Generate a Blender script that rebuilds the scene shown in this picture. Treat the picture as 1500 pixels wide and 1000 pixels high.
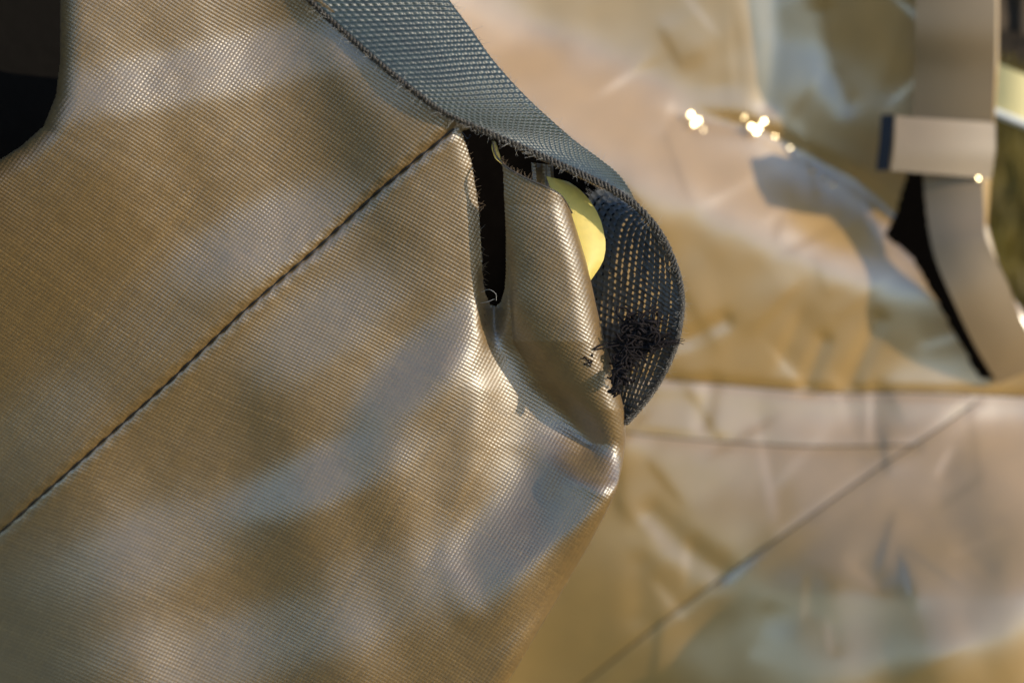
import bpy, math, random
import numpy as np
from mathutils import Vector
C = bpy.context.scene
for o in list(bpy.data.objects): bpy.data.objects.remove(o)
rng = np.random.default_rng(7); random.seed(7)

# ------------------------------------------------------------------ frame, camera, light
# lengths on the bag are laid out in tenths of a millimetre: u to the right, v downwards, z towards the viewer
PITCH = math.radians(14); DIST = 1810.0; HEIGHT = 0.30
cp, sp = math.cos(PITCH), math.sin(PITCH)
def world(x, y, z):
    return np.stack([x, y*sp - z*cp, y*cp + z*sp + HEIGHT], -1)
def at(u, v, z):
    u, v, z = np.broadcast_arrays(np.asarray(u, float), np.asarray(v, float), np.asarray(z, float))
    k = 1 - z/DIST
    return world((u-750)*k*1e-4, (500-v)*k*1e-4, z*1e-4)
def vec(x, y, z):                      # a direction
    return Vector((x, y*sp - z*cp, y*cp + z*sp))

cam_d = bpy.data.cameras.new('camera'); cam = bpy.data.objects.new('camera', cam_d); C.collection.objects.link(cam)
cam.location = Vector(world(0, 0, DIST*1e-4)); cam.rotation_euler = (math.pi/2 - PITCH, 0, 0)
cam_d.sensor_width = 36; cam_d.lens = 18*DIST/750; cam_d.clip_start = 0.005; cam_d.clip_end = 2000
cam_d.dof.use_dof = True; cam_d.dof.focus_distance = 0.1800; cam_d.dof.aperture_fstop = 12.5
C.camera = cam

SUN = vec(.81, .20, .55).normalized()
w = bpy.data.worlds.new('World'); C.world = w; w.use_nodes = True
nt = w.node_tree; bg = nt.nodes['Background']; sky = nt.nodes.new('ShaderNodeTexSky')
sky.sky_type = 'NISHITA'; sky.sun_disc = False
sky.sun_elevation = math.asin(SUN.z); sky.sun_rotation = math.atan2(SUN.x, SUN.y)
sky.air_density = 1.0; sky.dust_density = 0.3; sky.ozone_density = 2.6
nt.links.new(sky.outputs[0], bg.inputs[0]); bg.inputs[1].default_value = 0.15
sl = bpy.data.lights.new('sun', 'SUN'); sl.energy = 2.0; sl.angle = math.radians(.53); sl.color = (1, .87, .66)
so = bpy.data.objects.new('sun', sl); C.collection.objects.link(so)
so.rotation_euler = SUN.to_track_quat('Z', 'Y').to_euler(); so.location = (1, -1, 2)
C.view_settings.view_transform = 'Standard'; C.view_settings.look = 'None'
C.view_settings.exposure = 0.74; C.view_settings.gamma = 1

# ------------------------------------------------------------------ helpers
def mesh(name, verts, faces, smooth=True, uv=None, shade=None):
    verts = np.ascontiguousarray(np.asarray(verts, np.float32).reshape(-1, 3)); me = bpy.data.meshes.new(name)
    faces = np.asarray(faces, np.int32); k = faces.shape[1]; n = len(faces)
    me.vertices.add(len(verts)); me.vertices.foreach_set('co', verts.ravel())
    me.loops.add(n*k); me.loops.foreach_set('vertex_index', faces.ravel())
    me.polygons.add(n); me.polygons.foreach_set('loop_start', np.arange(0, n*k, k, dtype=np.int32))
    me.polygons.foreach_set('use_smooth', np.full(n, smooth))
    if uv is not None:
        l = me.uv_layers.new(name='weave'); l.uv.foreach_set('vector', np.asarray(uv, np.float32).reshape(-1, 2)[faces.ravel()].ravel())
    if shade is not None:
        a = me.attributes.new('thread', 'FLOAT', 'POINT'); a.data.foreach_set('value', np.asarray(shade, np.float32).ravel())
    me.update(calc_edges=True); me.validate()
    return me
def link(name, me, mat, parent=None, kind=None):
    o = bpy.data.objects.new(name, me); C.collection.objects.link(o)
    if mat and not me.materials: me.materials.append(mat)
    if parent: o.parent = parent; o.matrix_parent_inverse = parent.matrix_basis.inverted()
    if kind: o['kind'] = kind
    return o
def thing(name, label, cat, loc, group=None):
    o = bpy.data.objects.new(name, None); C.collection.objects.link(o); o.location = Vector(loc)
    o.empty_display_size = .02; o['label'] = label; o['category'] = cat
    if group: o['group'] = group
    return o
def grid_faces(nr, nc, keep=None):
    i = np.arange(nr*nc).reshape(nr, nc)
    f = np.stack([i[:-1, :-1], i[1:, :-1], i[1:, 1:], i[:-1, 1:]], -1)
    return f[keep] if keep is not None else f.reshape(-1, 4)
def compact(verts, faces, *extra):
    used = np.unique(faces); m = np.full(len(verts), -1); m[used] = np.arange(len(used))
    return (verts[used], m[faces]) + tuple(None if e is None else e[used] for e in extra)
def inside(poly, x, y):
    poly = np.asarray(poly, float); r = np.zeros(x.shape, bool); j = len(poly)-1
    for i in range(len(poly)):
        (xi, yi), (xj, yj) = poly[i], poly[j]
        r ^= ((yi > y) != (yj > y)) & (x < (xj-xi)*(y-yi)/(yj-yi+1e-12)+xi); j = i
    return r
def seg_dist(pl, x, y):                # distance to a polyline
    d = np.full(x.shape, 1e9)
    for (ax, ay), (bx, by) in zip(pl[:-1], pl[1:]):
        t = np.clip(((x-ax)*(bx-ax)+(y-ay)*(by-ay))/((bx-ax)**2+(by-ay)**2), 0, 1)
        d = np.minimum(d, np.hypot(x-ax-t*(bx-ax), y-ay-t*(by-ay)))
    return d
def blob(x, y, cx, cy, rx, ry, ang, p=2.0):
    a = math.radians(ang); dx, dy = x-cx, y-cy
    r2 = ((dx*math.cos(a)+dy*math.sin(a))/rx)**2 + ((-dx*math.sin(a)+dy*math.cos(a))/ry)**2
    return np.exp(-.7*r2**p)
def sst(a, b, x):
    t = np.clip((x-a)/(b-a), 0, 1); return t*t*(3-2*t)
def tilt_field(u, v, blobs, base, ang, c, ext, smooth, step=4.):
    # height whose slope along direction ang is the wanted tilt; sampled at u, v
    a = math.radians(ang); g_ = np.arange(-ext, ext, step); PP, QQ = np.meshgrid(g_, g_, indexing='ij')
    GU, GV = c[0]+PP*math.cos(a)-QQ*math.sin(a), c[1]+PP*math.sin(a)+QQ*math.cos(a)
    s = np.full(GU.shape, base)
    for b in blobs: s += b[5]*blob(GU, GV, *b[:5])
    Z = np.cumsum(s, 0)*step
    Z -= Z[len(g_)//2].copy()[None]
    for _ in range(smooth): Z[:, 1:-1] = (Z[:, :-2]+2*Z[:, 1:-1]+Z[:, 2:])/4
    du_, dv2 = u-c[0], v-c[1]
    fi = (du_*math.cos(a)+dv2*math.sin(a)+ext)/step; fj = (-du_*math.sin(a)+dv2*math.cos(a)+ext)/step
    i, j = fi.astype(int), fj.astype(int); fi, fj = fi-i, fj-j
    return (Z[i, j]*(1-fj)+Z[i, j+1]*fj)*(1-fi)+(Z[i+1, j]*(1-fj)+Z[i+1, j+1]*fj)*fi
def vnoise(x, y, seed):                # smooth value noise, -1..1
    r = np.random.default_rng(seed).uniform(-1, 1, (97, 97))
    xi, yi = np.floor(x).astype(int), np.floor(y).astype(int); fx, fy = x-xi, y-yi
    fx, fy = fx*fx*(3-2*fx), fy*fy*(3-2*fy)
    g = lambda i, j: r[i % 97, j % 97]
    return (g(xi, yi)*(1-fx)+g(xi+1, yi)*fx)*(1-fy)+(g(xi, yi+1)*(1-fx)+g(xi+1, yi+1)*fx)*fy
def cspline(pts, n):                   # Catmull-Rom through rows of pts, by arc length
    P = np.asarray(pts, float); P = np.vstack([2*P[0]-P[1], P, 2*P[-1]-P[-2]]); out = []
    for i in range(1, len(P)-2):
        t = np.linspace(0, 1, 24, endpoint=False)[:, None]; a, b, c, d = P[i-1:i+3]
        out.append(.5*(2*b+(c-a)*t+(2*a-5*b+4*c-d)*t**2+(3*b-a-3*c+d)*t**3))
    out = np.vstack(out+[P[-2:-1]]); s = np.r_[0, np.cumsum(np.linalg.norm(np.diff(out, axis=0), axis=1))]
    q = np.linspace(0, s[-1], n); return np.stack([np.interp(q, s, out[:, k]) for k in range(P.shape[1])], -1), s[-1]
def weave(p, q, seed, sharp=.8):
    """plain weave: height 0..1 at thread coordinates p, q (one thread per unit), and each thread's own tone"""
    r = np.random.default_rng(seed); A, B = r.normal(0, 1, 4096), r.normal(0, 1, 4096)
    i, j = np.floor(p).astype(int), np.floor(q).astype(int); fp, fq = p-i, q-j
    ca = np.sin(np.pi*np.clip(fp, 0, 1))**sharp; cb = np.sin(np.pi*np.clip(fq, 0, 1))**sharp
    sgn = np.where((i+j) % 2 == 0, 1., -1.)
    up = sgn*np.sin(np.pi*fq); uq = -sgn*np.sin(np.pi*fp)
    ha = ca*(.5+.03*A[i % 4096])+.5*up-.38; hb = cb*(.5+.03*B[j % 4096])+.5*uq-.38
    top = ha > hb
    return np.where(top, ha, hb), np.where(top, A[i % 4096], B[j % 4096])
def tube(path, r, sides=5):
    path = np.asarray(path); n = len(path); T = np.gradient(path, axis=0); T /= np.linalg.norm(T, axis=1)[:, None]+1e-12
    up = np.array([.3, .5, .81]); N = np.cross(T, up); N /= np.linalg.norm(N, axis=1)[:, None]+1e-9; B = np.cross(T, N)
    r = np.broadcast_to(np.asarray(r, float), (n,)); a = np.arange(sides)*2*np.pi/sides
    v = path[:, None]+r[:, None, None]*(np.cos(a)[None, :, None]*N[:, None]+np.sin(a)[None, :, None]*B[:, None])
    i = np.arange(n*sides).reshape(n, sides); j = np.roll(i, -1, 1)
    return v.reshape(-1, 3), np.stack([i[:-1], j[:-1], j[1:], i[1:]], -1).reshape(-1, 4)
def join(parts):
    V, F, n = [], [], 0
    for v, f in parts: V.append(v); F.append(f+n); n += len(v)
    return np.vstack(V), np.vstack(F)

# ------------------------------------------------------------------ materials
def material(name, base, rough=.5, ior=1.5, coat=0, coat_rough=.3, coat_ior=1.6, tone=0, noise=0, noise_scale=600, bump=0, bump_scale=9000, sheen=0, transl=0, metal=0):
    m = bpy.data.materials.new(name); m.use_nodes = True; t = m.node_tree; b = t.nodes['Principled BSDF']
    b.inputs['Roughness'].default_value = rough; b.inputs['IOR'].default_value = ior; b.inputs['Metallic'].default_value = metal
    b.inputs['Coat Weight'].default_value = coat; b.inputs['Coat Roughness'].default_value = coat_rough; b.inputs['Coat IOR'].default_value = coat_ior
    b.inputs['Sheen Weight'].default_value = sheen
    tc = t.nodes.new('ShaderNodeTexCoord')
    n1 = t.nodes.new('ShaderNodeTexNoise'); n1.inputs['Scale'].default_value = noise_scale; n1.inputs['Detail'].default_value = 5
    t.links.new(tc.outputs['Object'], n1.inputs['Vector'])
    at_ = t.nodes.new('ShaderNodeAttribute'); at_.attribute_name = 'thread'
    ma = t.nodes.new('ShaderNodeMath'); ma.operation = 'MULTIPLY_ADD'; ma.inputs[1].default_value = tone; ma.inputs[2].default_value = 1
    t.links.new(at_.outputs['Fac'], ma.inputs[0])
    mn = t.nodes.new('ShaderNodeMapRange'); mn.inputs['To Min'].default_value = 1-noise; mn.inputs['To Max'].default_value = 1+noise
    mn.inputs['From Min'].default_value = .25; mn.inputs['From Max'].default_value = .75
    t.links.new(n1.outputs['Fac'], mn.inputs['Value'])
    mm = t.nodes.new('ShaderNodeMath'); mm.operation = 'MULTIPLY'
    t.links.new(ma.outputs[0], mm.inputs[0]); t.links.new(mn.outputs[0], mm.inputs[1])
    vm = t.nodes.new('ShaderNodeVectorMath'); vm.operation = 'SCALE'; vm.inputs[0].default_value = base
    t.links.new(mm.outputs[0], vm.inputs['Scale']); t.links.new(vm.outputs[0], b.inputs['Base Color'])
    if bump:
        n2 = t.nodes.new('ShaderNodeTexNoise'); n2.inputs['Scale'].default_value = bump_scale; n2.inputs['Detail'].default_value = 3
        t.links.new(tc.outputs['Object'], n2.inputs['Vector'])
        bp = t.nodes.new('ShaderNodeBump'); bp.inputs['Strength'].default_value = bump; bp.inputs['Distance'].default_value = 3e-5
        t.links.new(n2.outputs['Fac'], bp.inputs['Height']); t.links.new(bp.outputs[0], b.inputs['Normal'])
    if transl:
        out = t.nodes['Material Output']; tr = t.nodes.new('ShaderNodeBsdfTranslucent'); mx = t.nodes.new('ShaderNodeMixShader')
        t.links.new(vm.outputs[0], tr.inputs[0]); mx.inputs[0].default_value = transl
        t.links.new(b.outputs[0], mx.inputs[1]); t.links.new(tr.outputs[0], mx.inputs[2]); t.links.new(mx.outputs[0], out.inputs[0])
    return m
M_cloth = material('coated_brown_cloth', (.178, .098, .022), .7, 1.2, coat=1, coat_rough=.44, coat_ior=2.5, tone=.07, noise=.12, bump=.5)
M_back = material('coated_tan_cloth', (.45, .25, .06), .7, 1.2, coat=1, coat_rough=.33, coat_ior=2.7, noise=.08, noise_scale=120, bump=.35, bump_scale=3000)
M_web = material('grey_webbing', (.026, .037, .034), .55, 1.5, coat=.3, coat_rough=.35, coat_ior=1.8, tone=.15, noise=.15, bump=.5)
M_webstrap = material('tan_webbing', (.26, .165, .075), .6, 1.5, coat=.6, coat_rough=.45, coat_ior=1.8, noise=.06, noise_scale=150, bump=.3, bump_scale=3000)
M_edge = material('dark_worn_fibre', (.055, .045, .035), .6, noise=.4, noise_scale=3000)
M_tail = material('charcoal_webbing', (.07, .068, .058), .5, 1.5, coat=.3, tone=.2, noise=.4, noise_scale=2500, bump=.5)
M_corner_shade = material('corner_shade_black', (.007, .006, .005), .9, 1.05, noise=.1)
M_yarn = material('brown_yarn', (.2, .13, .07), .6, noise=.3, noise_scale=4000)
M_seam = material('brown_seam_thread', (.10, .07, .04), .8, 1.2)
M_navy = material('navy_side_shade', (.012, .013, .018), .7)
M_thread = material('black_thread', (.012, .010, .010), .5, noise=.3, noise_scale=4000)
M_fray = material('charcoal_frayed_fibre', (.016, .012, .012), .8, 1.25, noise=.5, noise_scale=5000)
M_lint = material('pale_lint', (.5, .46, .4), .6)
M_shade_backing = material('shade_backing_black', (.003, .0024, .002), .9, 1.02, noise=.2)
M_yellow = material('pale_yellow_backing', (.96, .74, .19), .5, noise=.06, noise_scale=900, transl=.25)
M_cream = material('cream_fabric', (.80, .66, .30), .6, noise=.08, noise_scale=80)
M_white = material('white_piping', (.8, .78, .72), .5)
M_darkcloth = material('dark_brown_fleece', (.05, .032, .016), .9, noise=.5, noise_scale=300)
M_glint = material('sun_glint_metal', (.9, .76, .5), .26, metal=.9)
M_grass = material('dry_moss_blade', (.24, .17, .03), .6, noise=.9, noise_scale=16, transl=.3)
def ground_material():
    m = bpy.data.materials.new('mossy_ground'); m.use_nodes = True; t = m.node_tree; b = t.nodes['Principled BSDF']
    tc = t.nodes.new('ShaderNodeTexCoord'); n = t.nodes.new('ShaderNodeTexNoise'); n.inputs['Scale'].default_value = 13; n.inputs['Detail'].default_value = 8
    r = t.nodes.new('ShaderNodeValToRGB'); e = r.color_ramp.elements
    e[0].position = .35; e[0].color = (.03, .022, .008, 1); e[1].position = .7; e[1].color = (.22, .15, .03, 1)
    t.links.new(tc.outputs['Object'], n.inputs['Vector']); t.links.new(n.outputs['Fac'], r.inputs[0]); t.links.new(r.outputs[0], b.inputs['Base Color'])
    b.inputs['Roughness'].default_value = .9; return m
M_ground = ground_material()

# ------------------------------------------------------------------ ground
def bank(x, y): return .55*sst(.55, 1.7, y)+.02*vnoise(np.asarray(x)*6, np.asarray(y)*6, 51)*sst(.3, .6, y)+.008*vnoise(np.asarray(x)*19, np.asarray(y)*19, 52)
gx = np.r_[-600, -60, -8, np.linspace(-3, 4, 90), 8, 60, 600]; gy = np.r_[-600, -60, -6, np.linspace(-1.5, 4, 90), 8, 60, 600]
GX, GY = np.meshgrid(gx, gy); GZ = bank(GX, GY)*(np.hypot(GX, GY) < 50)+.55*((np.hypot(GX, GY) >= 50) & (GY > 50))
link('ground', mesh('ground', np.stack([GX, GY, GZ], -1), grid_faces(*GX.shape)), M_ground, None, 'structure')
NG = 14000; gx0, gy0 = rng.uniform(.25, .85, NG), rng.uniform(.6, 1.5, NG); gz0 = bank(gx0, gy0)-.002
ga, gh, gl_, gw = rng.uniform(0, 6.28, NG), rng.uniform(.015, .05, NG), rng.uniform(0, .025, NG), rng.uniform(.0012, .003, NG)
B0 = np.stack([gx0, gy0, gz0], -1); W_ = np.stack([np.cos(ga), np.sin(ga), 0*ga], -1)*gw[:, None]; L_ = np.stack([-np.sin(ga), np.cos(ga), 0*ga], -1)*gl_[:, None]; UPV = np.array([0, 0, 1.])[None]*gh[:, None]
M_ = B0+L_*.35+UPV*.6; T_ = B0+L_+UPV; gv = np.stack([B0-W_, B0+W_, M_+W_*.8, M_-W_*.8, T_+W_*.1, T_-W_*.1], 1).reshape(-1, 3)
gf = (np.array([[0, 1, 2, 3], [3, 2, 4, 5]])[None]+6*np.arange(NG)[:, None, None]).reshape(-1, 4)
go = link('grass', mesh('grass', gv, gf), M_grass, None, 'stuff'); go['label'] = 'short dry olive grass and moss beyond the bag at right'

# ------------------------------------------------------------------ FRONT BAG: cloth with seam, fold and slit
front = thing('canvas_bag', 'sharply focused brown woven bag with dark stitched seam and torn gathered corner', 'bag', at(400, 700, -300))
RV = np.array([(-90, 842), (290, 832), (310, 836), (350, 849), (390, 861), (450, 874), (500, 886), (550, 901), (600, 915), (640, 917), (680, 912), (715, 904), (745, 891), (800, 862), (860, 827), (920, 791), (1000, 744), (1080, 697)], float)
WV = np.array([(-90, 52), (300, 52), (400, 59), (500, 67), (560, 58), (600, 44), (650, 28), (700, 26), (730, 26), (780, 26), (1080, 26)], float)
HV = np.array([(-90, 36), (300, 38), (400, 46), (500, 56), (600, 48), (660, 26), (700, 7), (730, 2), (770, 0), (1080, 0)], float)
SLIT = [(676, 192), (700, 186), (730, 200), (737, 250), (741, 340), (741, 400), (739, 425), (734, 441), (727, 449), (718, 446), (711, 430), (707, 405), (706, 380), (701, 300), (690, 235)]
SEAM = [(-120, 888), (0, 780), (120, 673), (240, 566), (350, 462), (470, 358), (560, 275), (668, 186)]
GREY = [  # where the cloth tips up towards the sky: centre, radii, turn, strength
    (350, 95, 330, 40, -12, .33), (560, 125, 60, 40, 42, .18), (405, 345, 150, 55, -22, .34), (190, 490, 190, 70, -38, .22), (40, 640, 120, 70, -30, .25),
    (470, 480, 130, 52, -36, .34), (610, 545, 125, 42, -45, .58), (470, 700, 130, 42, -22, .55), (230, 800, 190, 55, -20, .3), (480, 900, 220, 60, -25, .3), (60, 960, 160, 60, -20, .25), (330, 960, 260, 60, -10, .2), (120, 800, 150, 60, -30, .15), (768, 790, 150, 66, -38, .56)]
def front_height():
    v = np.arange(-80, 1075, 1.32); nt_ = 760; t = np.linspace(0, 1, nt_)
    R = np.interp(v, RV[:, 0], RV[:, 1])
    k = np.exp(-.5*(np.arange(-12, 13)/5.)**2); k /= k.sum(); R = np.convolve(np.pad(R, 12, 'edge'), k, 'valid')
    U = -95+(R[:, None]+95)*t[None]; V = np.broadcast_to(v[:, None], U.shape).copy()
    H = tilt_field(U, V, GREY, -.385, 76, (420, 480), 1000, 8)
    gu = np.arange(-110, 930, 4.); zx = np.interp(gu, [-110, 0, 150, 350, 600, 930], [.52, .42, .26, .10, .11, .13]); zu = np.cumsum(zx)*4
    H += np.interp(U, gu, zu-np.interp(640, gu, zu))
    return U, V, H, R
U, V, H, R = front_height()
Rb = R[:, None]
# rounded corner falling away at the far top left
CORNER = [(88, -140), (89, 0), (88, 90), (82, 140), (64, 185), (30, 215), (-10, 240), (-140, 300)]
cd = seg_dist(CORNER, U, V); cin = inside(CORNER+[(-400, 300), (-400, -140)], U, V); cd = np.where(cin, -cd, cd)
H += 75*np.exp(-(np.clip(cd, 0, None)/240)**2)-(34-np.sqrt(np.clip(34**2-np.clip(34-cd, 0, 34)**2, 0, None)))
H += sst(350, 850, V)*-.20*np.log1p(np.exp(-(U-380)/45))*45
# seam groove with the two cloths rolling into it
sd = seg_dist(SEAM, U, V); ss = (U*.743-V*.669)/27*2*np.pi
H -= (4.2+1.2*np.cos(ss+.8*vnoise(U/40, V/40, 15)))*np.exp(-(sd/3.2)**2)-.45*np.cos(ss)*np.exp(-((sd-9)/6)**2)+2*np.exp(-(sd/14)**2)
H += 1.0*np.exp(-((sd-13)/7)**2)
# fold: valley left of the flap, then the flap itself
wv = np.interp(V, WV[:, 0], WV[:, 1]); hv = np.interp(V, HV[:, 0], HV[:, 1]); x = U-(Rb-.62*wv); x = np.where(x > 0, x/(.62*wv), x/(1.38*wv))
_m = sst(560, 430, V)
flap = np.where(x > 0, np.sqrt(np.clip(1-np.clip(x, 0, 1)**2, 0, 1)), (1-_m)*np.where(x > -1.3, .5+.5*np.cos(np.pi*np.clip(-x/1.3, 0, 1)), 0)+_m*np.sqrt(np.clip(1-np.clip(-x, 0, 1)**2, 0, 1)))
H = H+hv*flap
val = sst(440, 520, V)*(1-sst(660, 715, V)); xl = U-(Rb-2.05*np.where(V > 640, wv*np.interp(V, [640, 720], [1, .45]), wv)); H -= 14*val*np.where(xl < 0, np.exp(-np.abs(xl/95)**1.3), 1-sst(0, 40, xl))
H -= 8*(1-sst(420, 500, V))*sst(625, 712, U)*(1-sst(-1.35, -.85, x))
H -= 9*np.exp(-(np.hypot((U-738)/30, (V-512)/38))**2)
H -= 62*np.exp(-((U-724)/13)**2)*sst(380, 425, V)*(1-sst(430, 525, V))
# left lip of the slit curls in
ld_ = seg_dist([(680, 196), (692, 240), (701, 300), (706, 380), (707, 440), (712, 475)], U, V)
H -= 9*np.exp(-(ld_/12)**1.5)*(x < -.9)
# lower edge rolls over, pocket under the fold, ridge on its left
d = np.clip((Rb-U)*.85, 0, None); lo = sst(700, 745, V); r0 = 26.
H -= lo*(r0-np.sqrt(np.clip(r0**2-np.clip(r0-d, 0, r0)**2, 0, None)))
fl_ = (V-655-(U-800)*.571)*.87; lw_ = (U-905)*.59+(V-715)*.81
pk = sst(-60, 25, fl_)*(1-sst(5, 85, lw_))*sst(700, 850, U+.4*(V-700))                # cut off sharply along the fold, fading below
H += pk*(.46*np.log1p(np.exp((U-700)/16))*16)
H += 5*np.exp(-(seg_dist([(708, 575), (690, 660), (668, 750), (655, 830), (685, 890)], U, V)/24)**2)
# slack in the cloth
H += 1.6*vnoise(U/110+3, V/90, 1)+.35*vnoise(U/24, V/30, 2)
# thread directions turn gently over the cloth
above = (V-np.interp(U, [p_[0] for p_ in SEAM], [p_[1] for p_ in SEAM])) < 0
def thread_coords(U, V):
    a1 = np.radians(33+10*vnoise(U/400+9, V/400+4, 5)); a2 = np.radians(30)
    PIT = 5.2
    up, vp = U-400, V-400
    wob = 4*vnoise(U/130, V/130, 8)
    p1 = (up*math.cos(math.radians(34))+vp*math.sin(math.radians(34))+wob+up*up*1.1e-4)/PIT
    q1 = (-up*math.sin(math.radians(34))+vp*math.cos(math.radians(34))+4*vnoise(U/150+7, V/150, 9)-up*vp*1.0e-4)/PIT
    p2 = (up*math.cos(math.radians(26))+vp*math.sin(math.radians(26))+wob+vp*vp*1.2e-4)/PIT
    q2 = (-up*math.sin(math.radians(26))+vp*math.cos(math.radians(26))+4*vnoise(U/150+2, V/150, 10)-up*up*1.2e-4)/PIT
    return np.where(above, p1, p2), np.where(above, q1, q2)
tp_, tq_ = thread_coords(U, V)
wh, tone = weave(tp_+500, tq_+500, 3)
H += 1.5*(1+.25*vnoise(U/18, V/18, 77))*(wh-.3)*(1-.75*np.exp(-(sd/4)**2))
P = at(U, V, H)
# the cloth goes on round behind its right edge
ring = []
for kk in range(1, 9):
    ring.append(at(R-kk*5, v_ := V[:, -1], H[:, -1]-kk*14))
Pall = np.concatenate([P, np.stack(ring, 1)], 1); nr, nc = Pall.shape[:2]
UU = np.concatenate([U, np.repeat(U[:, -1:], 8, 1)], 1); VV = np.concatenate([V, np.repeat(V[:, -1:], 8, 1)], 1)
tt = np.concatenate([tone, np.repeat(tone[:, -1:], 8, 1)], 1); UV = np.stack([UU, VV], -1)/1000
cu = (UU[:-1, :-1]+UU[1:, 1:])/2; cv = (VV[:-1, :-1]+VV[1:, 1:])/2
keep = ~inside(SLIT, cu, cv) & ~inside(CORNER+[(-400, 300), (-400, -140)], cu, cv)
TOPEDGE = [(348, -130), (411, -60), (470, 0), (526, 48), (577, 92), (623, 129), (668, 160), (721, 206), (726, 226), (740, 243), (766, 259), (800, 274), (822, 287), (838, 312), (870, 330), (900, -100)]
keep &= ~inside(TOPEDGE, cu, cv)
seamv = np.interp(cu, [p_[0] for p_ in SEAM], [p_[1] for p_ in SEAM]); up_side = (cv < seamv) & (cu < 690)
for msk, nm, lb in ((keep & up_side, 'panel', 'upper panel of brown woven cloth between the seam and the webbing'), (keep & ~up_side, 'panel', 'lower panel of brown woven cloth gathered into a fold at its corner')):
    f = grid_faces(nr, nc, msk); vv, ff, u_, t_ = compact(Pall.reshape(-1, 3), f, UV.reshape(-1, 2), tt.ravel())
    o = link(nm, mesh(nm, vv, ff, True, u_, t_), M_cloth, front); o['label'] = lb
def surf(u, v):                        # a point on the front cloth
    i = np.clip(np.round((np.asarray(v)+80)/1.32).astype(int), 0, len(V)-1); Ru = R[i]
    j = np.clip(np.round((np.asarray(u)+95)/(Ru+95)*759).astype(int), 0, 759); return H[i, j]
# stitches along the seam
sm, sl_ = cspline(SEAM, 2000)
seam = link('seam', mesh('seam', *tube(at(sm[::8, 0], sm[::8, 1], surf(sm[::8, 0], sm[::8, 1])-.3), 1.7e-4, 6)), M_thread, front); seam['label'] = 'dark sunken seam line across the cloth'
nst = int(sl_/27)
for i in range(nst):
    a = int(i/nst*1999); b = min(int((i+.86)/nst*1999), 1999); q = sm[np.linspace(a, b, 9).astype(int)]
    arch = np.sin(np.linspace(0, np.pi, 9))
    side = rng.uniform(-.8, .8)
    link('stitch', mesh('stitch', *tube(at(q[:, 0]+side, q[:, 1]+side*.6, surf(q[:, 0], q[:, 1])+.4+1.6*arch), (.9+.8*arch)*1e-4, 6)), M_thread, seam)

# ------------------------------------------------------------------ webbing edge that loops back at its torn end
E = np.array([  # near edge u v z | far edge u v z
    (330, -130, 8, 560, -130, -60), (395, -60, 8, 615, -62, -60), (455, 0, 9, 660, 0, -60), (510, 50, 11, 692, 42, -62), (562, 95, 13, 722, 84, -64), (608, 132, 18, 757, 124, -64), (652, 164, 26, 796, 163, -62), (715, 191, 38, 838, 200, -62),
    (780, 219, 48, 878, 230, -66), (840, 246, 52, 908, 255, -84), (893, 271, 54, 926, 282, -104), (935, 300, 46, 932, 303, -125), (966, 335, 36, 922, 300, -140), (986, 373, 24, 895, 282, -150), (999, 415, 14, 866, 288, -150), (1001, 452, 10, 852, 340, -140), (993, 500, -6, 848, 430, -130), (975, 545, -22, 850, 500, -125), (950, 585, -38, 862, 560, -120), (918, 622, -54, 890, 606, -115)], float)
_k = np.clip(1-(E[:, 1]-150)/120, 0, 1); _h = surf(np.clip(E[:, 0]-14, -90, 690), np.clip(E[:, 1], -70, 215)); E[:, 2] += _k*_h; E[:, 5] += _k*_h
ES, elen = cspline(E, 760)
nw = 110; a = np.linspace(0, 1, nw)[None, :, None]
S0 = ES[:, None, :3]*(1-a)+ES[:, None, 3:]*a
aa = a[..., 0]; S0[..., 2] += 8*np.sin(np.pi*aa)*np.interp(np.arange(760), [0, 300, 420, 520, 760], [1, 1, .4, -.6, -.6])[:, None]
Pw = at(S0[..., 0], S0[..., 1], S0[..., 2])
du, dv_ = np.gradient(Pw, axis=0), np.gradient(Pw, axis=1); Nw = np.cross(dv_, du); Nw /= np.linalg.norm(Nw, axis=2)[..., None]+1e-12
if (Nw[100, 50]*np.asarray(cam.location-Vector(Pw[100, 50]))).sum() < 0: Nw = -Nw
arc = np.cumsum(np.r_[0, np.linalg.norm(np.diff(Pw[:, 55], axis=0), axis=1)])/1e-4
wp = arc[:, None]/9.2*np.ones((1, nw)); wq = aa*17*np.ones((760, 1))
wh2, wt = weave(wp+.25*vnoise(wp/6, wq/6, 31), wq+40, 12, .7)
edge_roll = np.exp(-(np.minimum(aa, 1-aa)/.03)**2)
PO = Pw+Nw*((wh2-.3)*3.6-edge_roll*3)[..., None]*1e-4
PI = Pw-Nw*((1-wh2)*0+(weave(wp+1, wq+40, 12, .7)[0]-.3)*2.6+8-edge_roll*4)[..., None]*1e-4
fw = grid_faces(760, nw)
# worn gaps between the threads let the light through on the looped tail
ci, cj = np.meshgrid(np.arange(759), np.arange(109), indexing='ij')
TAIL = 455; am = (aa*np.ones((760, 1)))[:-1, :-1]; istail = ci >= TAIL
fpm, fqm = (wp % 1)[:-1, :-1], (wq % 1)[:-1, :-1]
hole = istail & (np.abs(fqm-.5) > .385+.06*vnoise(wp/2, wq/2, 61)[:-1, :-1]) & (np.abs(fpm-.5) < .26+.12*vnoise(wp/3, wq/3, 62)[:-1, :-1]) & (am > .10) & (am < .95) & (vnoise(wp/5, wq/3, 63)[:-1, :-1] > -.45)
def with_tone(P_, keepf, nm, par, m):
    vv, ff, t_ = compact(P_.reshape(-1, 3), grid_faces(760, nw, keepf), wt.ravel()); return link(nm, mesh(nm, vv, ff, True, None, t_), m, par)
web = thing('webbing_strap', 'grey-green woven webbing strap with a frayed dark end looping over the torn corner', 'strap', at(652, 164, 150))
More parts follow.
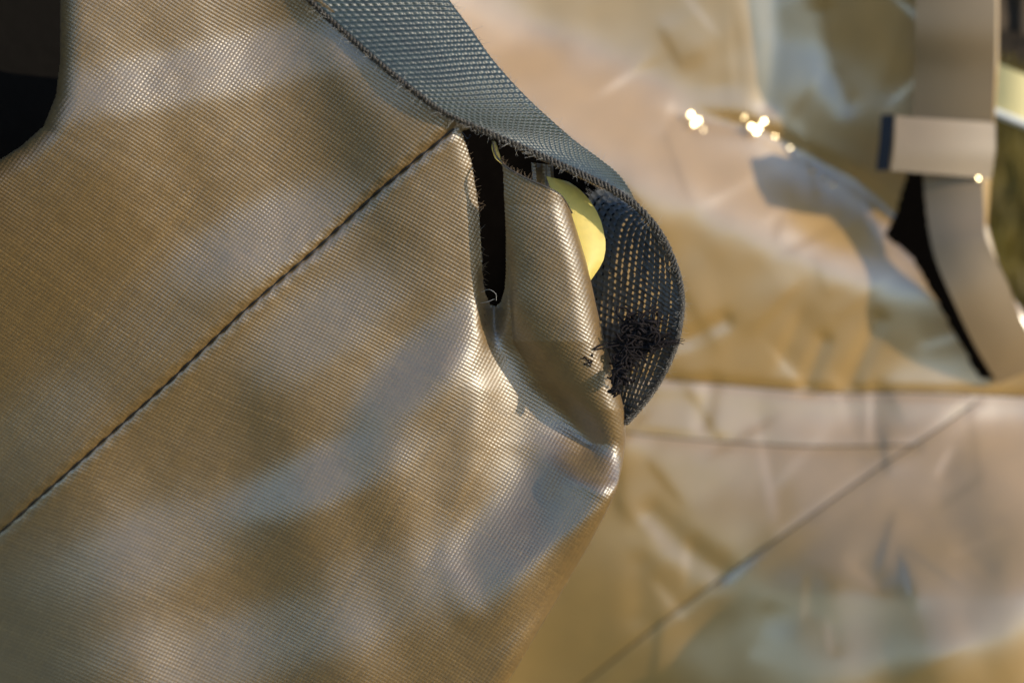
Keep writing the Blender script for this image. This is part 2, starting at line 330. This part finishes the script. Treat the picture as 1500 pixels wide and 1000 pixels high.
with_tone(PO, ~istail, 'outer_face', web, M_web)
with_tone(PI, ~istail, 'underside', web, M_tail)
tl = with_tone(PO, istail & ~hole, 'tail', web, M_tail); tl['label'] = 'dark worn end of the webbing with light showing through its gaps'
# bound near edge: a rope of worn yarn
er = []
for k in range(3):
    ph = np.linspace(0, arc[-1]/15*2*np.pi, 1500)+k*2.09; fi = np.linspace(0, 759, 1500)
    base = np.stack([np.interp(fi, np.arange(760), (.5*(PO[:, 0]+PI[:, 0]))[:, c]) for c in range(3)], -1)
    nn = np.stack([np.interp(fi, np.arange(760), Nw[:, 0][:, c]) for c in range(3)], -1); bb = np.stack([np.interp(fi, np.arange(760), (Pw[:, 0]-Pw[:, 4])[:, c]) for c in range(3)], -1); bb /= np.linalg.norm(bb, axis=1)[:, None]
    er.append(tube(base+(nn*np.cos(ph)[:, None]*3.6+bb*(np.sin(ph)[:, None]*2.0+.5))*1e-4, 2.0e-4*(1+.2*rng.normal(size=1500)), 6))
link('edge_cord', mesh('edge_cord', *join(er)), M_edge, web)
# fuzz along the edges
fz = []
for _ in range(2600):
    i = rng.integers(0, 759); e = 0 if rng.random() < .75 else nw-1; p0 = (.5*(PO[i, e]+PI[i, e])); out = (Pw[i, e]-Pw[i, 4 if e == 0 else nw-5]); out /= np.linalg.norm(out)
    dr = out*rng.uniform(.2, 1)+rng.normal(0, .7, 3); dr /= np.linalg.norm(dr); L = rng.uniform(3, 11)*1e-4; cr = rng.normal(0, .5, 3)*L; s_ = np.linspace(0, 1, 5)[:, None]
    fz.append(tube(p0+dr*L*s_+cr*s_**2, np.linspace(2.2e-5, 1e-5, 5), 3))
link('edge_fuzz', mesh('edge_fuzz', *join(fz)), M_lint, web, 'stuff')

# frayed tangle at the torn end
def strand(c, r, n, z, turns, seed):
    g_ = np.random.default_rng(seed); k = g_.normal(0, 1, (4, 3)); t = np.linspace(0, 1, n); q = np.zeros((n, 3))
    for m_ in range(4): q += k[m_]*np.sin(2*np.pi*(turns*(m_+1)/2*t+g_.random()))[:, None]/(m_+1)
    return np.array([c[0], c[1], z])+q*np.array([r, r*.75, r*.6])
for i, (cu_, cv_, rr, zz, nn_) in enumerate([(938, 485, 20, 16, 44), (925, 508, 18, 12, 36), (908, 552, 11, 26, 16), (958, 497, 14, 14, 12), (912, 528, 15, 12, 18), (902, 572, 8, 30, 8)]):
    ts = []
    for k in range(nn_):
        q = strand((cu_+rng.normal(0, rr*.4), cv_+rng.normal(0, rr*.35)), rr*rng.uniform(.3, .8), 70, zz, rng.uniform(.8, 2.2), 100*i+k); ts.append(tube(at(*q.T), rng.uniform(.9, 2.0)*1e-4, 5))
    link('frayed_thread', mesh('frayed_thread', *join(ts)), M_fray, web)
for i, pts in enumerate([[(925, 520, 10), (955, 512, 14), (980, 504, 16), (1000, 498, 14)], [(930, 515, 12), (960, 505, 16), (985, 503, 16), (997, 506, 14)], [(930, 470, 12), (918, 484, 16), (926, 500, 18), (945, 502, 16), (955, 488, 14)], [(945, 505, 10), (968, 500, 14), (984, 490, 16)], [(900, 545, 30), (898, 560, 32), (906, 572, 30)]]):
    q, _ = cspline(pts, 40); ts = []
    for k in range(4):
        ts.append(tube(at(*(q+rng.normal(0, 1.2, 3)+np.cumsum(rng.normal(0, .22, (40, 3)), 0)).T), np.linspace(1.6, .5, 40)*1e-4, 5))
    link('frayed_thread', mesh('frayed_thread', *join(ts)), M_fray, web)
for pts in ([(672, 160, 46), (690, 163, 52), (700, 172, 52), (712, 170, 54), (722, 182, 54), (735, 190, 52)], [(660, 155, 44), (678, 158, 50), (694, 170, 50)], [(668, 190, 14), (678, 196, 18), (684, 204, 16), (690, 198, 16)], [(662, 186, 14), (672, 200, 18), (680, 198, 18)]):
    q, _ = cspline(pts, 30); link('loose_stitch', mesh('loose_stitch', *tube(at(*q.T), 1.3e-4, 5)), M_thread, front)
for pts in ([(705, 428, 18), (716, 424, 30), (726, 430, 34), (727, 440, 32)], [(704, 444, 16), (714, 442, 28), (724, 438, 30)], [(800, 352, 62), (806, 346, 66), (812, 340, 64)]):
    q, _ = cspline(pts, 24); link('loose_fibre', mesh('loose_fibre', *tube(at(*q.T), .32e-4, 4)), M_lint, front)
# cut yarn ends along the slit and the hem
ts = []
for _ in range(150):
    if rng.random() < .5: v0 = rng.uniform(205, 480); u0 = np.interp(v0, [200, 240, 300, 380, 440, 480], [677, 691, 702, 707, 708, 712])-1; dr = np.array([rng.uniform(2, 9), rng.normal(0, 4), rng.uniform(-4, 4)])
    else: tt0 = rng.random(); u0, v0 = np.interp(tt0, [0, .2, .6, 1], [724, 742, 800, 838]), np.interp(tt0, [0, .2, .6, 1], [216, 247, 276, 313]); dr = np.array([rng.normal(1, 3), rng.uniform(-8, -1), rng.uniform(-3, 4)])
    z0 = float(surf(u0, v0)); tq = np.linspace(0, 1, 6)[:, None]; q = np.array([u0, v0, z0])+dr*tq+rng.normal(0, 2.2, 3)*tq**2
    ts.append(tube(at(*q.T), np.linspace(.36, .18, 6)*1e-4, 3))
link('yarn_end', mesh('yarn_end', *join(ts)), M_yarn, front, 'stuff')
# small burnt-looking snag on the flap
ts = []
for k in range(7):
    q = strand((862+rng.normal(0, 4), 530+rng.normal(0, 5)), 3.4, 24, 0, 1.2, 900+k); q[:, 2] = surf(q[:, 0], q[:, 1])+rng.uniform(0, 2.5); ts.append(tube(at(*q.T), .6e-4, 4))
link('snag', mesh('snag', *join(ts)), M_fray, front)

# inside: near-black backing painted as shade, pale yellow backing tongue, hem edge of the flap, scrap of cloth
def sheet(fn, nu, nv, name, mat, par, label=None, uvscale=None):
    a_, b_ = np.meshgrid(np.linspace(0, 1, nu), np.linspace(0, 1, nv)); q = fn(a_, b_)
    o = link(name, mesh(name, at(*q).reshape(-1, 3), grid_faces(nv, nu)), mat, par)
    if label: o['label'] = label
    return o
def shade_backing(a, b):
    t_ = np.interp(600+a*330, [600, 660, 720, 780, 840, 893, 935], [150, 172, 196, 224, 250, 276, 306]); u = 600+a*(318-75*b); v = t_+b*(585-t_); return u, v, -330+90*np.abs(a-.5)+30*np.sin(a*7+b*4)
sheet(shade_backing, 40, 50, 'shade_backing', M_shade_backing, front, 'near-black backing painted as deep shade inside the opening')  # near-black colour stands in for the deep shade seen through the slit
def shade_sheet(a, b):
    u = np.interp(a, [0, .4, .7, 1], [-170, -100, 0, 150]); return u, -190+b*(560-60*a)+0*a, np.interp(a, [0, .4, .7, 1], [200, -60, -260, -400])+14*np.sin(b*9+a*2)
sheet(shade_sheet, 30, 30, 'extra_panel', M_corner_shade, front, 'dark sheet added as shade in the top left corner')  # near-black sheet added to darken the corner and block sky light from the left
def tongue(a, b):
    L = np.interp(b, [0, .15, .4, .7, .9, 1], [814, 822, 838, 852, 861, 867]); Rr = np.interp(b, [0, .06, .12, .2, .3, .4, .5, .6, .7, .8, .88, .94, 1], [832, 846, 855, 865, 874, 880.5, 884, 887, 887, 884, 878, 872, 866])
    return L-14+(Rr-L+14)*a, 258+b*152+8*a*(1-b), 22-14*a-16*(1-b)+6*np.sin(a*3.1)
sheet(tongue, 20, 40, 'yellow_backing', M_yellow, front, 'bright yellow tongue of backing sticking out behind the fold')
he = np.array([(722, 208, 30), (726, 226, 34), (740, 243, 44), (766, 259, 58), (800, 274, 60), (822, 287, 46), (838, 312, 24)], float); he[:, 2] = surf(he[:, 0]+2, he[:, 1]+4)+1
q, _ = cspline(he, 120)
link('hem', mesh('hem', *tube(at(*q.T), np.interp(np.arange(120), [0, 30, 119], [1.6, 1.3, 1.3])*1e-4, 6)), M_edge, front)
def hembit(a, b):
    v = 207+b*36; u = np.interp(b, [0, .3, .7, 1], [721, 720, 725, 738])+a*np.interp(b, [0, .25, .6, 1], [4, 9, 9, 2]); return u, v, 55-10*a+0*b
sheet(hembit, 8, 14, 'yellow_backing', M_yellow, front, 'small pale yellow edge of backing at the top of the fold')
def scrap(a, b):
    return 778+a*32+b*4, 238+b*44+a*4, 10-14*a+4*np.sin(9*a)
A_, B_ = np.meshgrid(np.linspace(0, 1, 40), np.linspace(0, 1, 50)); qs = scrap(A_, B_); whs, tns = weave(qs[0]/5.4, qs[1]/5.4, 17)
so_ = link('cloth_scrap', mesh('cloth_scrap', at(qs[0], qs[1], qs[2]+1.6*whs).reshape(-1, 3), grid_faces(50, 40), True, None, tns.ravel()), M_cloth, front)

# ------------------------------------------------------------------ REAR BAG, out of focus
rear = thing('canvas_bag', 'blurred tan bag behind with crumpled ridge, added glint facets and diagonal seam', 'bag', at(1150, 900, -1500))
BZ = -1250.
SKYB = [(960, 205, 440, 58, 27, 1.0), (1230, 330, 90, 50, 30, .4), (770, 95, 60, 26, 0, .2), (1250, 130, 110, 30, 30, .35), (1325, 390, 36, 40, 0, .2),
        (1200, 625, 480, 50, 0, .46), (1060, 735, 320, 80, -10, .22), (1010, 800, 190, 120, -20, .22), (1190, 720, 140, 60, -20, .22), (1160, 860, 90, 70, 0, .5), (1290, 800, 110, 60, -10, .62), (1400, 880, 140, 80, -20, .7), (1140, 970, 150, 60, 0, .6), (1470, 660, 70, 50, 0, .35), (1360, 560, 80, 40, 0, .3)]
RIDGE = [(840, 95), (905, 140), (1000, 168), (1110, 190), (1190, 232), (1250, 262), (1310, 315)]
LINE1 = [(900, 550), (1000, 558), (1120, 568), (1220, 575), (1320, 574), (1430, 578), (1600, 585)]
LINE2 = [(860, 625), (960, 638), (1080, 648), (1200, 654), (1340, 652)]
DIAG = [(760, 1070), (860, 997), (960, 918), (1060, 845), (1170, 768), (1280, 690), (1360, 638), (1432, 588)]
_r = np.random.default_rng(19)
CREASE = [(_r.uniform(880, 1440), _r.uniform(-40, 1000), _r.uniform(25, 75), _r.choice([-.75, -.6, .7, .9, 1.5, 1.7])+_r.normal(0, .25), _r.choice([-1, 1])*_r.uniform(1.5, 4.2), _r.uniform(6, 12)) for _ in range(60)]
def rear_height(u, v):
    Z = tilt_field(u, v, SKYB, -.40, 80, (1100, 520), 1000, 110)
    Z += 2.5*vnoise(u/95+v/160, v/120, 41)+.5*vnoise(u/30, v/36, 43)
    Z += sst(600, 880, v)*(.12*(u-1050)+.55*np.log1p(np.exp((u-1130)/40))*40)
    for cx, cy, ln, an, dp, wd in CREASE:
        ca_, sa_ = math.cos(an), math.sin(an); al, ac = (u-cx)*ca_+(v-cy)*sa_, -(u-cx)*sa_+(v-cy)*ca_
        Z += dp*np.exp(-(al/ln)**4)*np.where(ac > 0, np.exp(-(ac/wd)**2), np.exp(-(ac/(wd*3.2))**2))
    Z = Z+BZ+.20*(u-1100)
    Z -= 45*np.exp(-(seg_dist(RIDGE, u, v)/14)**2)*.22*sst(930, 1090, u); Z += 3*np.exp(-(seg_dist(RIDGE, u, v)/40)**2)
    for L, dp, wd in ((LINE1, 6, 9), (LINE2, 3, 9), (DIAG, 2, 7)): Z -= dp*np.exp(-(seg_dist(L, u, v)/wd)**2)
    for L, dp, wd in (([(1130, -60), (1138, 60), (1125, 150)], 16, 12), ([(1205, 20), (1212, 100), (1240, 150)], 14, 12), ([(1050, -60), (1060, 120)], 8, 16), ([(1285, 470), (1245, 560)], 14, 9), ([(1205, 500), (1180, 565)], 12, 8), ([(945, 480), (985, 500), (1010, 495), (1060, 470)], 12, 8), ([(955, 755), (1000, 800), (1050, 835)], 16, 14), ([(940, 830), (935, 900)], 9, 14), ([(1030, 620), (1042, 560)], 8, 9)):
        Z -= .5*dp*np.exp(-(seg_dist(L, u, v)/(1.6*wd))**2)
    return Z
bu, bv = np.arange(575, 1570, 4.), np.arange(-150, 1160, 4.); BU, BV = np.meshgrid(bu, bv)
RB = np.interp(bv, [-150, 100, 190, 330, 420, 470, 540, 1160], [1462, 1462, 1455, 1446, 1470, 1510, 1560, 1640])[:, None]
BU = 575+(BU-575)/(1566-575)*(RB-575)
BH = rear_height(BU, BV); dd = np.clip(RB-BU, 0, None); BH -= 24-np.sqrt(np.clip(576-np.clip(24-dd, 0, 24)**2, 0, None))
PB = at(BU, BV, BH); cu = (BU[:-1, :-1]+BU[1:, 1:])/2; cv = (BV[:-1, :-1]+BV[1:, 1:])/2
rl = np.interp(cu, [p_[0] for p_ in RIDGE], [p_[1] for p_ in RIDGE], left=60, right=330); l1 = np.interp(cu, [p_[0] for p_ in LINE1], [p_[1] for p_ in LINE1])
GAP = [(1330, 250), (1352, 250), (1360, 330), (1400, 425), (1428, 490), (1458, 555), (1436, 556), (1400, 492), (1372, 440), (1335, 375), (1296, 345), (1312, 312)]; solid = ~inside(GAP, cu, cv)
for msk, lb in ((cv < rl, 'upper panel creased above the crumpled ridge'), ((cv >= rl) & (cv < l1), 'bulging middle panel with golden sheen'), (cv >= l1, 'lower panel below the level seam')):
    vv, ff, u_ = compact(PB.reshape(-1, 3), grid_faces(*BU.shape, msk & solid), np.stack([BU, BV], -1).reshape(-1, 2)/1000); o = link('panel', mesh('panel', vv, ff, True, u_), M_back, rear); o['label'] = lb
def bsurf(u, v): return rear_height(np.asarray(u, float), np.asarray(v, float))
# the lower panel hangs down to the ground
low_row = PB[-1, ::8]; sk = np.stack([low_row*(1-t)+np.stack([low_row[:, 0], low_row[:, 1]+.02, np.full(len(low_row), .004)], -1)*t for t in np.linspace(0, 1, 12)])
sk[1:, :, 1] += .004*np.sin(np.arange(len(low_row))*.7)[None]
link('extra_panel', mesh('extra_panel', sk.reshape(-1, 3), grid_faces(12, len(low_row))), M_back, rear)
for L, nm in ((LINE1, 'seam'), (DIAG, 'seam'), (LINE2, 'seam')):
    q, _ = cspline(L, 160); q = q[(q[:, 0] < 1560) & (q[:, 1] < 1070)]
    link(nm, mesh(nm, *tube(at(q[:, 0], q[:, 1], bsurf(q[:, 0], q[:, 1])+.5), 2.0e-4, 6)), M_seam, rear)
gl = link('shade_backing', mesh('shade_backing', at(*[np.array(k_, float) for k_ in ([1270, 1270, 1476, 1440], [230, 590, 590, 230], [BZ-230]*4)]), [[0, 1, 2, 3]], False), M_shade_backing, rear); gl['label'] = 'near-black backing painted as shade in the gap behind the slack strap'  # black quad stands in for the shade between strap and panel
# sun glints along the ridge: small metal facets added and turned to mirror the sun
HV_ = np.array((SUN+(cam.location-Vector(at(1150, 220, BZ))).normalized()).normalized())
for u, v, r in [(1012, 168, 9), (1022, 176, 8), (1017, 182, 6), (1108, 192, 9), (1118, 178, 7), (1100, 186, 7), (1112, 186, 6), (1157, 217, 6), (1193, 231, 6), (1191, 251, 8), (1208, 262, 7), (1221, 270, 8), (1252, 246, 4), (1434, 262, 5), (1030, 190, 4), (1090, 172, 4), (1135, 200, 4), (1172, 226, 4)]:
    nrm = HV_+rng.normal(0, .035, 3); nrm /= np.linalg.norm(nrm); t1 = np.cross(nrm, [0, 0, 1.]); t1 /= np.linalg.norm(t1); t2 = np.cross(nrm, t1)
    c = at(u, v, bsurf(u, v)+(22 if u < 1150 else 75)); k = 9; rr = r*.72e-4; an = np.arange(k)*2*np.pi/k; rad = rr*rng.uniform(.7, 1.2, k)
    vs = [c+nrm*rr*.05]+[c+t1*rad[i]*math.cos(an[i])+t2*rad[i]*math.sin(an[i]) for i in range(k)]+[c-nrm*rr*.5+1.1*(t1*rad[i]*math.cos(an[i])+t2*rad[i]*math.sin(an[i])) for i in range(k)]
    fs = [[0, 1+i, 1+(i+1) % k] for i in range(k)]
    for i in range(k): a_, b_ = 1+i, 1+(i+1) % k; fs += [[a_, a_+k, b_+k], [a_, b_+k, b_]]
    link('sun_glint', mesh('sun_glint', vs, fs, False), M_glint, rear)
# strap with keeper
def band(rows, name, thick, par, mat, n=60, m=14, label=None, bow=6):
    q, _ = cspline(np.array(rows, float), n); a_ = np.linspace(0, 1, m)[None, :, None]; S_ = q[:, None, :3]*(1-a_)+q[:, None, 3:]*a_; S_[..., 2] += bow*np.sin(np.pi*a_[..., 0])
    top = at(S_[..., 0], S_[..., 1], S_[..., 2]); bot = at(S_[..., 0], S_[..., 1], S_[..., 2]-thick)
    loop = np.concatenate([top, bot[:, ::-1], top[:, :1]], 1); o = link(name, mesh(name, loop.reshape(-1, 3), grid_faces(n, 2*m+1), True), mat, par)
    md = o.modifiers.new('edge_split', 'EDGE_SPLIT'); md.split_angle = math.radians(50)
    if label: o['label'] = label
    return o
zt = BZ-40
def on(u, v, dz): return float(bsurf([u], [v])[0])+dz
rstrap = thing('webbing_strap', 'blurred tan strap threaded through a wide keeper loop at far right', 'strap', at(1400, 200, BZ+60))
strap = band([(uL, vv_, on(uL, vv_, dz)-0, uR, vv_+2, on(min(uR, 1446), vv_, dz-6)) for uL, uR, vv_, dz in ((1325, 1448, -130, 30), (1340, 1458, -60, 34), (1341, 1459, 0, 42), (1341, 1459, 50, 46), (1340, 1458, 100, 36), (1338, 1456, 150, 32), (1337, 1455, 195, 30))], 'webbing', 14, rstrap, M_webstrap, label='flat upper length of tan webbing above the loop')
band([(uL, vL, on(uL, vL, dz), uR, vR, on(min(uR, 1450), vR, dz)) for uL, vL, uR, vR, dz in ((1352, 240, 1438, 250, 40), (1356, 300, 1442, 310, 60), (1368, 372, 1446, 352, 85), (1396, 440, 1474, 410, 90), (1430, 510, 1502, 480, 65), (1462, 562, 1536, 532, 25))], 'webbing', 14, rstrap, M_webstrap, label='slack lower strap bowing out below the keeper loop')
zk = on(1380, 190, 62)
keeper = band([(1312, 170, zk, 1458, 180, zk-10), (1310, 215, zk+6, 1458, 220, zk-4), (1305, 250, zk, 1452, 262, zk-12)], 'keeper_loop', 45, rstrap, M_webstrap, label='wide keeper loop with a dark shaded left side', n=24, bow=8)
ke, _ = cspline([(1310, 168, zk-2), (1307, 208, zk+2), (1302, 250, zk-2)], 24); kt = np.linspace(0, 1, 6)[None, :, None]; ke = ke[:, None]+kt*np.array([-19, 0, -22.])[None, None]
km = link('side_shade', mesh('side_shade', at(ke[..., 0], ke[..., 1], ke[..., 2]).reshape(-1, 3), grid_faces(24, 6)), M_navy, keeper)  # navy strip paints in the shade on the keeper's left side
# cream flap and dark fleece at the far right
def cream(a, b): return 1452+a*110, 88+b*72+a*34+6*np.sin(3*a), zt-120+20*np.sin(a*4)
cft = thing('cream_fabric', 'pale cream fabric edge with white piping sticking out behind the blurred strap', 'fabric', at(1480, 140, zt-120))
cf = sheet(cream, 20, 16, 'cloth', M_cream, cft)
q, _ = cspline([(1450, 162, zt-108), (1490, 178, zt-100), (1562, 206, zt-100)], 30)
link('piping', mesh('piping', *tube(at(*q.T), 11e-4, 8)), M_white, cft)
ts = []
def fleece(a, b): return 1448+a*120, -60+b*130+a*30, zt-210+12*np.sin(a*19)+6*np.sin(b*11)
flt = thing('dark_fleece', 'dark brown fringed fleece in the top right corner', 'fabric', at(1480, 40, zt-210))
fl = sheet(fleece, 60, 30, 'cloth', M_darkcloth, flt)
for k in range(60):
    u0 = 1450+k*1.9; q, _ = cspline([(u0, 40+k*.4, zt-195), (u0+3, 60+k*.5, zt-190), (u0+rng.uniform(-2, 6), 82+k*.6+rng.uniform(-8, 8), zt-190)], 8); ts.append(tube(at(*q.T), 1.6e-4, 4))
link('fringe', mesh('fringe', *join(ts)), M_darkcloth, flt)
